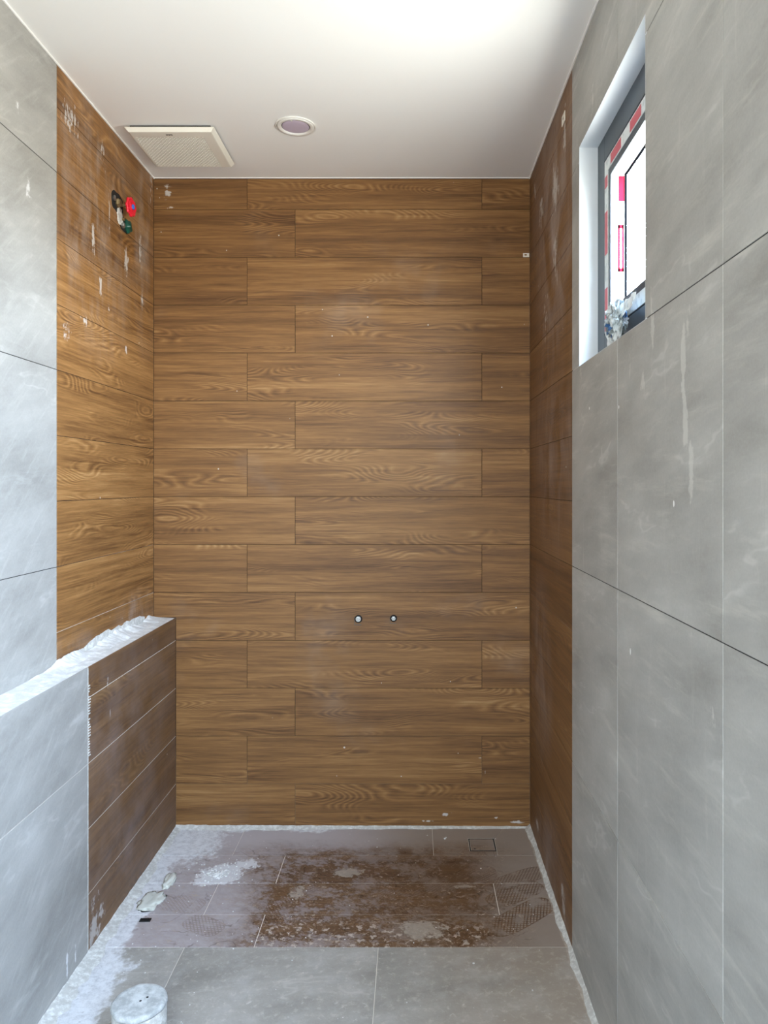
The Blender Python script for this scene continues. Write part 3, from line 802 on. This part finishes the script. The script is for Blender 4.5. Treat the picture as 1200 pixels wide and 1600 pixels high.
# ------------------------------------------------------------------ stop valves in the left wall
def wall_patch(name, mat, pts, th, parent, x=XL):
    """flat rounded patch standing th proud of the left wall, pts in (y,z)"""
    bm = bmesh.new(); o = parent.location
    f0 = [bm.verts.new((x - o.x + 0.0003, y - o.y, z - o.z)) for y, z in pts]; f1 = [bm.verts.new((x - o.x + th, y - o.y, z - o.z)) for y, z in pts]
    n = len(pts)
    for i in range(n): bm.faces.new((f0[i], f0[(i + 1) % n], f1[(i + 1) % n], f1[i]))
    bm.faces.new(f1); bm.faces.new(list(reversed(f0))); bmesh.ops.recalc_face_normals(bm, faces=bm.faces)
    return link(name, bm, mat, parent)
def ragged(cy, cz, ry, rz, n=26, seed=0, amp=0.12):
    out = []
    for i in range(n):
        a = 2 * math.pi * i / n; d = 1 + amp * fn(math.cos(a) * 2 + seed, math.sin(a) * 2, 0, 1)
        ca, sa = math.cos(a), math.sin(a)
        out.append((cy + ry * d * math.copysign(abs(ca) ** 0.7, ca), cz + rz * d * math.copysign(abs(sa) ** 0.7, sa)))
    return out
vy, vz = on_left(183, 317)
v1 = empty('red_stop_valve', (XL, vy + 0.01, vz)); tag(v1, 'red wheel stop valve with blue centre in the left wall near the ceiling', 'valve')
wall_patch('cut_hole', 'cavity', ragged(vy, vz, 0.052, 0.036, seed=1), 0.0016, v1)
RX = Matrix.Rotation(math.pi / 2, 4, 'Y')
def local(v, x, y, z): return Matrix.Translation((x, y - v.location.y, z - v.location.z))
bm = bmesh.new(); lathe(bm, [(0.017, 0.0), (0.018, 0.006), (0.014, 0.010), (0.013, 0.016)], 6, local(v1, 0, vy - 0.004, vz - 0.002) @ RX); link('brass_body', bm, 'brass', v1)
bm = bmesh.new(); lathe(bm, [(0.009, 0.0), (0.010, 0.007), (0.004, 0.009)], 12, local(v1, 0, vy - 0.036, vz + 0.004) @ RX); link('pipe_nut', bm, 'metal', v1)
bm = bmesh.new(); lathe(bm, [(0.006, 0.0), (0.006, 0.034)], 12, local(v1, 0.004, vy + 0.022, vz) @ RX); link('spindle', bm, 'brass', v1)
# scalloped wheel, tilted towards the room
WM = local(v1, 0.036, vy + 0.030, vz - 0.004) @ Matrix.Rotation(math.radians(-6), 4, 'Z') @ RX
bm = bmesh.new(); seg = 64; rgs = []
for r, z in ((0.010, 0.002), (0.024, 0.001), (0.031, -0.002), (0.0345, 0.001), (0.0345, 0.005), (0.031, 0.008), (0.026, 0.0065), (0.014, 0.005), (0.009, 0.011), (0.007, 0.012)):
    ring = []
    for i in range(seg):
        a = 2 * math.pi * i / seg; sc = 1 + (0.065 * math.cos(8 * a) if r > 0.02 else 0)
        dip = -0.0016 * (math.cos(8 * a) < -0.1) if 0.012 < r < 0.028 else 0
        ring.append(bm.verts.new(WM @ Vector((r * sc * math.cos(a), r * sc * math.sin(a), z + dip))))
    rgs.append(ring)
for a, b in zip(rgs, rgs[1:]):
    for i in range(seg): bm.faces.new((a[i], a[(i + 1) % seg], b[(i + 1) % seg], b[i]))
bm.faces.new(list(reversed(rgs[0]))); bm.faces.new(rgs[-1]); bmesh.ops.recalc_face_normals(bm, faces=bm.faces)
wheel = link('handwheel', bm, 'red', v1, smooth=True)
bm = bmesh.new(); lathe(bm, [(0.0095, 0.0105), (0.0095, 0.0135), (0.006, 0.0150)], 20, WM); link('centre_badge', bm, 'blue', wheel, smooth=True)
vy2, vz2 = on_left(194, 351.5)
v2 = empty('green_stop_valve', (XL, vy2, vz2)); tag(v2, 'dark green stop valve sunk in the left wall just below the red one', 'valve')
wall_patch('cut_hole', 'cavity', ragged(vy2, vz2, 0.044, 0.027, seed=4), 0.0016, v2)
WM2 = local(v2, 0.004, vy2 + 0.018, vz2) @ Matrix.Rotation(math.radians(-12), 4, 'Z') @ RX
bm = bmesh.new(); rgs = []
for r, z in ((0.018, -0.004), (0.024, 0.0), (0.0245, 0.006), (0.020, 0.009), (0.008, 0.010), (0.007, 0.016)):
    rgs.append([bm.verts.new(WM2 @ Vector((r * (1 + (0.12 * math.cos(5 * a) if r > 0.015 else 0)) * math.cos(a), r * (1 + (0.12 * math.cos(5 * a) if r > 0.015 else 0)) * math.sin(a), z))) for a in [2 * math.pi * i / 40 for i in range(40)]])
for a, b in zip(rgs, rgs[1:]):
    for i in range(40): bm.faces.new((a[i], a[(i + 1) % 40], b[(i + 1) % 40], b[i]))
bm.faces.new(list(reversed(rgs[0]))); bm.faces.new(rgs[-1]); bmesh.ops.recalc_face_normals(bm, faces=bm.faces)
link('handwheel', bm, 'green', v2, smooth=True)
bm = bmesh.new(); lathe(bm, [(0.010, 0.0), (0.011, 0.008), (0.007, 0.011)], 6, local(v2, 0.001, vy2 - 0.024, vz2 - 0.010) @ RX); link('pipe_nut', bm, 'metal', v2)
bm = bmesh.new(); lathe(bm, [(0.006, 0.0), (0.006, 0.009)], 10, local(v2, 0.001, vy2 - 0.022, vz2 + 0.014) @ RX); link('pipe_end', bm, 'brass', v2)
# grey mortar between the two holes
mc = empty('mortar_patch_anchor', (XL, 0, 0)); bpy.data.objects.remove(mc)
ya, za = on_left(187, 337)
bm = bmesh.new(); pts = ragged(ya, za, 0.028, 0.036, seed=8, amp=0.3)
vs0 = [bm.verts.new((XL + 0.0004, y, z)) for y, z in pts]; vs1 = [bm.verts.new((XL + 0.0024, ya + (y - ya) * 0.8, za + (z - za) * 0.8)) for y, z in pts]
for i in range(len(pts)): bm.faces.new((vs0[i], vs0[(i + 1) % len(pts)], vs1[(i + 1) % len(pts)], vs1[i]))
bm.faces.new(vs1); bmesh.ops.recalc_face_normals(bm, faces=bm.faces); link('mortar_patch', bm, 'mortar', wall_left)

# ------------------------------------------------------------------ exhaust fan grille
FX0, FX1, FY0, FY1 = -1.012, -0.716, 2.630, 2.922
fz = ZC - 0.024
fan = empty('exhaust_fan_grille', ((FX0 + FX1) / 2, (FY0 + FY1) / 2, ZC)); tag(fan, 'square white plastic exhaust fan grille on the ceiling, left corner', 'vent')
def lp(x, y, z): return (x - fan.location.x, y - fan.location.y, z - fan.location.z)
bm = bmesh.new()
def ringr(x0, x1, y0, y1, z): return [bm.verts.new(lp(*p)) for p in ((x0, y0, z), (x1, y0, z), (x1, y1, z), (x0, y1, z))]
hx0, hx1, hy0, hy1 = FX0 + 0.010, FX1 - 0.038, FY0 + 0.040, FY1 - 0.006
rr = [ringr(FX0 - 0.012, FX1 + 0.010, FY0 - 0.004, FY1 + 0.006, ZC - 0.0078), ringr(FX0 - 0.011, FX1 + 0.009, FY0 - 0.006, FY1 + 0.006, ZC - 0.012), ringr(FX0, FX1, FY0, FY1, fz), ringr(FX0 + 0.003, FX1 - 0.003, FY0 + 0.003, FY1 - 0.003, fz - 0.001),
      ringr(hx0, hx1, hy0, hy1, fz - 0.001), ringr(hx0, hx1, hy0, hy1, ZC - 0.014)]
for a, b in zip(rr, rr[1:]):
    for i in range(4): bm.faces.new((a[i], a[(i + 1) % 4], b[(i + 1) % 4], b[i]))
bmesh.ops.recalc_face_normals(bm, faces=bm.faces)
link('bezel', bm, 'white_plastic', fan)
bm = bmesh.new(); add_box(bm, *[v for p in zip(lp(FX0 + 0.004, FY0 + 0.004, ZC - 0.0125), lp(FX1 - 0.004, FY1 - 0.004, ZC)) for v in p]); link('housing', bm, 'black', fan)  # coloured black to stand for the unlit depth behind the holes
# diamond lattice with real openings
bm = bmesh.new()
def bar2(bm, x0, y0, x1, y1, wd, z0, z1):
    d = Vector((x1 - x0, y1 - y0)); n = Vector((-d.y, d.x)).normalized() * wd / 2
    q = [Vector((x0, y0)) + n, Vector((x0, y0)) - n, Vector((x1, y1)) - n, Vector((x1, y1)) + n]
    lo = [bm.verts.new(lp(p.x, p.y, z0)) for p in q]; hi = [bm.verts.new(lp(p.x, p.y, z1)) for p in q]
    bm.faces.new(lo); bm.faces.new(list(reversed(hi)))
    for i in range(4): bm.faces.new((lo[i], hi[i], hi[(i + 1) % 4], lo[(i + 1) % 4]))
px_, py_ = 0.0140, 0.0165                    # hole pitch
wx_, wy_ = hx1 - hx0, hy1 - hy0
def clip_bar(c, sgn):
    # line y = sgn*x*(py/px) + c inside the opening
    k = sgn * py_ / px_; pts = []
    for X in (0, wx_):
        Y = k * X + c
        if 0 <= Y <= wy_: pts.append((X, Y))
    for Y in (0, wy_):
        X = (Y - c) / k
        if 0 < X < wx_: pts.append((X, Y))
    if len(pts) >= 2:
        (a, b), (c_, d_) = pts[0], pts[1]
        if abs(a - c_) + abs(b - d_) > 0.002: bar2(bm, hx0 + a, hy0 + b, hx0 + c_, hy0 + d_, 0.0030, fz - 0.0008 - (0.0002 if sgn > 0 else 0), fz + 0.0024)
k = -40
while k < 80:
    clip_bar(k * py_, 1); clip_bar(k * py_, -1); k += 1
bmesh.ops.recalc_face_normals(bm, faces=bm.faces)
link('grille_mesh', bm, 'white_plastic', fan)
bm = bmesh.new()
for q in range(5):
    x0 = -0.884 + q * 0.0047; add_box(bm, *[v for p in zip(lp(x0, FY0 + 0.017, fz - 0.0017), lp(x0 + 0.0036, FY0 + (0.023 if q % 2 else 0.025), fz - 0.0008)) for v in p])
link('maker_mark', bm, 'ink', fan)

# ------------------------------------------------------------------ downlight
dl = empty('recessed_downlight', (-0.4165, 2.638, ZC)); tag(dl, 'round recessed ceiling downlight, switched off, in a white ring', 'light')
bm = bmesh.new(); lathe(bm, [(0.071, -0.0001), (0.0725, -0.003), (0.069, -0.0045), (0.067, -0.0035)], 64, cap=False); link('outer_ring', bm, 'lamp_trim', dl, smooth=True)
bm = bmesh.new(); lathe(bm, [(0.0672, -0.0013), (0.0658, -0.0013)], 64, cap=False); link('shadow_groove', bm, 'black', dl)
bm = bmesh.new(); lathe(bm, [(0.0662, -0.0034), (0.0655, -0.0055), (0.060, -0.0062), (0.0535, -0.0058), (0.051, -0.0035), (0.050, 0.0005 - 0.001)], 64, cap=False); link('inner_ring', bm, 'lamp_trim', dl, smooth=True)
bm = bmesh.new(); lathe(bm, [(0.0505, -0.0008), (0.0475, -0.0012)], 64, cap=False); link('reflector_gap', bm, 'black', dl)
bm = bmesh.new(); lathe(bm, [(0.0478, -0.001), (0.0475, -0.0028), (0.046, -0.0034), (0.03, -0.004), (0.002, -0.0042)], 64); link('diffuser', bm, 'lamp_diffuser', dl, smooth=True)
bm = bmesh.new(); add_box(bm, -0.010, -0.004, -0.056, -0.046, -0.0065, -0.001, bev=0.001); link('spring_clip', bm, 'lamp_trim', dl)

# ------------------------------------------------------------------ window
win = empty('window_1', (XR, (WY0 + WY1) / 2, WZ0)); tag(win, 'small dark framed window with white lining high in the right wall', 'window', kind='structure')
def wb(name, mat, parent, x0, x1, y0, y1, z0, z1, bev=0.0, off=None):
    bm = bmesh.new(); o = win.location
    add_box(bm, x0 - o.x, x1 - o.x, y0 - o.y, y1 - o.y, z0 - o.z, z1 - o.z, bev=bev)
    return link(name, bm, mat, parent)
XF = 0.5466
def ring_bars(name, mat, parent, x0, x1, d0, d1, bev=0.0):
    """picture-frame ring between insets d0 and d1 of the opening"""
    bm = bmesh.new(); o = win.location
    A = (WY0 + d0, WY1 - d0, WZ0 + d0, WZ1 - d0); B = (WY0 + d1, WY1 - d1, WZ0 + d1, WZ1 - d1)
    for y0, y1, z0, z1 in ((A[0], B[0], A[2], A[3]), (B[1], A[1], A[2], A[3]), (B[0], B[1], A[2], B[2]), (B[0], B[1], B[3], A[3])):
        add_box(bm, x0 - o.x, x1 - o.x, y0 - o.y, y1 - o.y, z0 - o.z, z1 - o.z, bev=bev)
    return link(name, bm, mat, parent)
lin = bmesh.new(); o_ = win.location
for y0, y1, z0, z1 in ((WY1, WY1 + 0.012, WZ0 - 0.006, WZ1 + 0.012), (WY0 - 0.012, WY0, WZ0 - 0.006, WZ1 + 0.012), (WY0, WY1, WZ1, WZ1 + 0.012), (WY0, WY1, WZ0 - 0.006, WZ0 - 0.0005)):
    add_box(lin, XR + 0.0002 - o_.x, XR + 0.105 - o_.x, y0 - o_.y, y1 - o_.y, z0 - o_.z, z1 - o_.z)
link('lining', lin, 'reveal', win)
fr1 = ring_bars('frame', 'frame', win, XF, XF + 0.05, 0.0, 0.074, bev=0.0015)
ring_bars('frame_gasket', 'gasket', fr1, XF + 0.003, XF + 0.045, 0.073, 0.077)
sash = ring_bars('sash', 'frame', win, XF + 0.001, XF + 0.042, 0.077, 0.134, bev=0.001)
fs = ring_bars('protective_film', 'film', win, XF - 0.0004, XF + 0.0012, 0.079, 0.114)
# film on the sash's inner edge
i_ = 0.134
wb('edge_film', 'film', win, XF + 0.004, XF + 0.0415, WY1 - i_ - 0.0008, WY1 - i_, WZ0 + i_, WZ1 - i_)
wb('edge_film', 'film', win, XF + 0.004, XF + 0.0415, WY0 + i_, WY1 - i_ - 0.001, WZ1 - i_ - 0.0008, WZ1 - i_)
def tape(y0, y1, z0, z1, x=None): wb('red_tape', 'red_print', fs, XF - 0.0009, XF - 0.0003, y0, y1, z0, z1)
ys0, ys1 = WY1 - 0.110, WY1 - 0.083
for z0, z1 in ((1.865, 1.985), (2.080, 2.20), (2.268, 2.30)): tape(ys0, ys1, z0, z1)
zt0, zt1 = WZ1 - 0.110, WZ1 - 0.083
for y0, y1 in ((1.93, 2.03), (1.76, 1.85), (1.60, 1.68)): tape(y0, y1, zt0, zt1)
for y0, y1 in ((1.99, 2.06), (1.62, 1.70)): tape(y0, y1, WZ0 + 0.084, WZ0 + 0.110)
yf = WY1 - i_ - 0.0009
def ptape(x0, x1, z0, z1): wb('pink_tape', 'red_bright', win, x0, x1, yf - 0.0005, yf, z0, z1)
ptape(0.570, 0.5865, 2.215, 2.285)
for q in range(2): ptape(0.568 + q * 0.0115, 0.5735 + q * 0.0115, 2.02, 2.15)
ptape(0.568, 0.585, 2.02, 2.030); ptape(0.568, 0.585, 2.140, 2.15)
ring_bars('glazing_gasket', 'gasket', win, XF + 0.0405, XF + 0.0460, 0.126, 0.1385)
wb('glass', 'glass', win, XF + 0.0456, XF + 0.0496, WY0 + 0.10, WY1 - 0.10, WZ0 + 0.10, WZ1 - 0.10)
wb('handle', 'frame', win, XF - 0.030, XF - 0.002, 1.60, 1.625, 1.86, 1.98, bev=0.003)

w3 = empty('side_fill_window', (XR, (SWY0 + SWY1) / 2, SWZ0)); tag(w3, 'tall unseen window added to the right wall beside the viewer as fill light', 'window', kind='structure')
box('glass', 'side_fill_glass', w3, 0.06, 0.066, SWY0 - 0.25, SWY1 - 0.25, 0, SWZ1 - SWZ0)
w2 = empty('rear_fill_window', (0, YR - 0.07, OPZ0)); tag(w2, 'wide tinted window added unseen behind the viewer as fill light', 'window', kind='structure')
box('glass', 'rear_fill_glass', w2, OPX0, OPX1, -0.003, 0.003, 0, OPZ1 - OPZ0)
# crumpled packaging on the sill
bm = bmesh.new(); k = bmesh.ops.create_icosphere(bm, subdivisions=5, radius=1)
def ridge(v, s, sd): return 1 - abs(mnoise.noise(v * s + Vector((sd, sd * 2, 0)))) * 2
for v in k['verts']:
    n = v.co.copy()
    d = 0.80 + 0.55 * (ridge(n, 1.7, 3) - 0.6) + 0.22 * (ridge(n, 4.3, 9) - 0.6) + 0.08 * ridge(n, 9, 2)
    v.co = Vector((n.x * 0.026 * d, n.y * 0.050 * d, n.z * 0.052 * d))
bg_ = empty('crumpled_packaging', (0.5165, 1.868, WZ0)); tag(bg_, 'crumpled silver and blue paper packaging stuffed on the window sill', 'rubbish')
q = link('crumpled_sheet', bm, 'bag', bg_); q.location = (0, 0, 0.066)
def flap(pts, name, mat, seed):
    bm = bmesh.new(); n = 14
    a, b, c, d = [Vector(p) for p in pts]; g = []
    for i in range(n + 1):
        row = []
        for j in range(n + 1):
            u, t = i / n, j / n
            p = (a * (1 - u) + b * u) * (1 - t) + (d * (1 - u) + c * u) * t
            kx = 0.008 * mnoise.noise(p * 45 + Vector((seed, 0, 0)))
            row.append(bm.verts.new(p + Vector((-abs(kx), kx, kx * 0.6))))
        g.append(row)
    for i in range(n):
        for j in range(n): bm.faces.new((g[i][j], g[i + 1][j], g[i + 1][j + 1], g[i][j + 1]))
    o = link(name, bm, mat, bg_)
    md = o.modifiers.new('thickness', 'SOLIDIFY'); md.thickness = 0.0006
    return o
flap([(-0.004, 0.085, 0.052), (0.002, 0.010, 0.040), (-0.010, -0.005, 0.008), (0.012, 0.095, 0.002)], 'white_flap', 'film', 1)
flap([(-0.005, 0.01, 0.06), (0.004, -0.060, 0.060), (-0.006, -0.065, 0.003), (-0.014, -0.02, 0.001)], 'hanging_flap', 'bag', 4)
flap([(0.000, 0.085, 0.085), (0.006, 0.03, 0.095), (-0.006, 0.02, 0.05), (-0.004, 0.08, 0.055)], 'corner_flap', 'bag', 6)
flap([(0.006, -0.02, 0.10), (0.012, -0.13, 0.105), (0.008, -0.13, 0.078), (0.0, -0.02, 0.06)], 'torn_strip', 'film', 8)

# ------------------------------------------------------------------ tile levelling clips left in the joints
def clip(loc, rz, label, parent_rot=0, s=1.0):
    o = empty('levelling_clip', loc, (0, 0, rz)); tag(o, label, 'clip')
    bm = bmesh.new()
    add_box(bm, -0.016 * s, 0.016 * s, -0.0022, -0.0004, -0.010 * s, -0.002 * s); add_box(bm, -0.016 * s, 0.016 * s, -0.0022, -0.0004, 0.006 * s, 0.011 * s)
    add_box(bm, -0.016 * s, -0.009 * s, -0.0022, -0.0004, -0.002 * s, 0.006 * s); add_box(bm, 0.004 * s, 0.016 * s, -0.0022, -0.0004, -0.002 * s, 0.006 * s)
    link('clip_plate', bm, 'white_plastic', o)
    return o
xx, zz = on_back(822, 399)
c1 = clip((xx, YB, zz), 0, 'tiny white levelling clip on the far wall by the right corner', s=0.8)
yy, zz = on_right(881, 186)
c2 = clip((XR, yy, zz), -math.pi / 2, 'tiny white levelling clip high on the right wall planks under the ceiling', s=1.5)
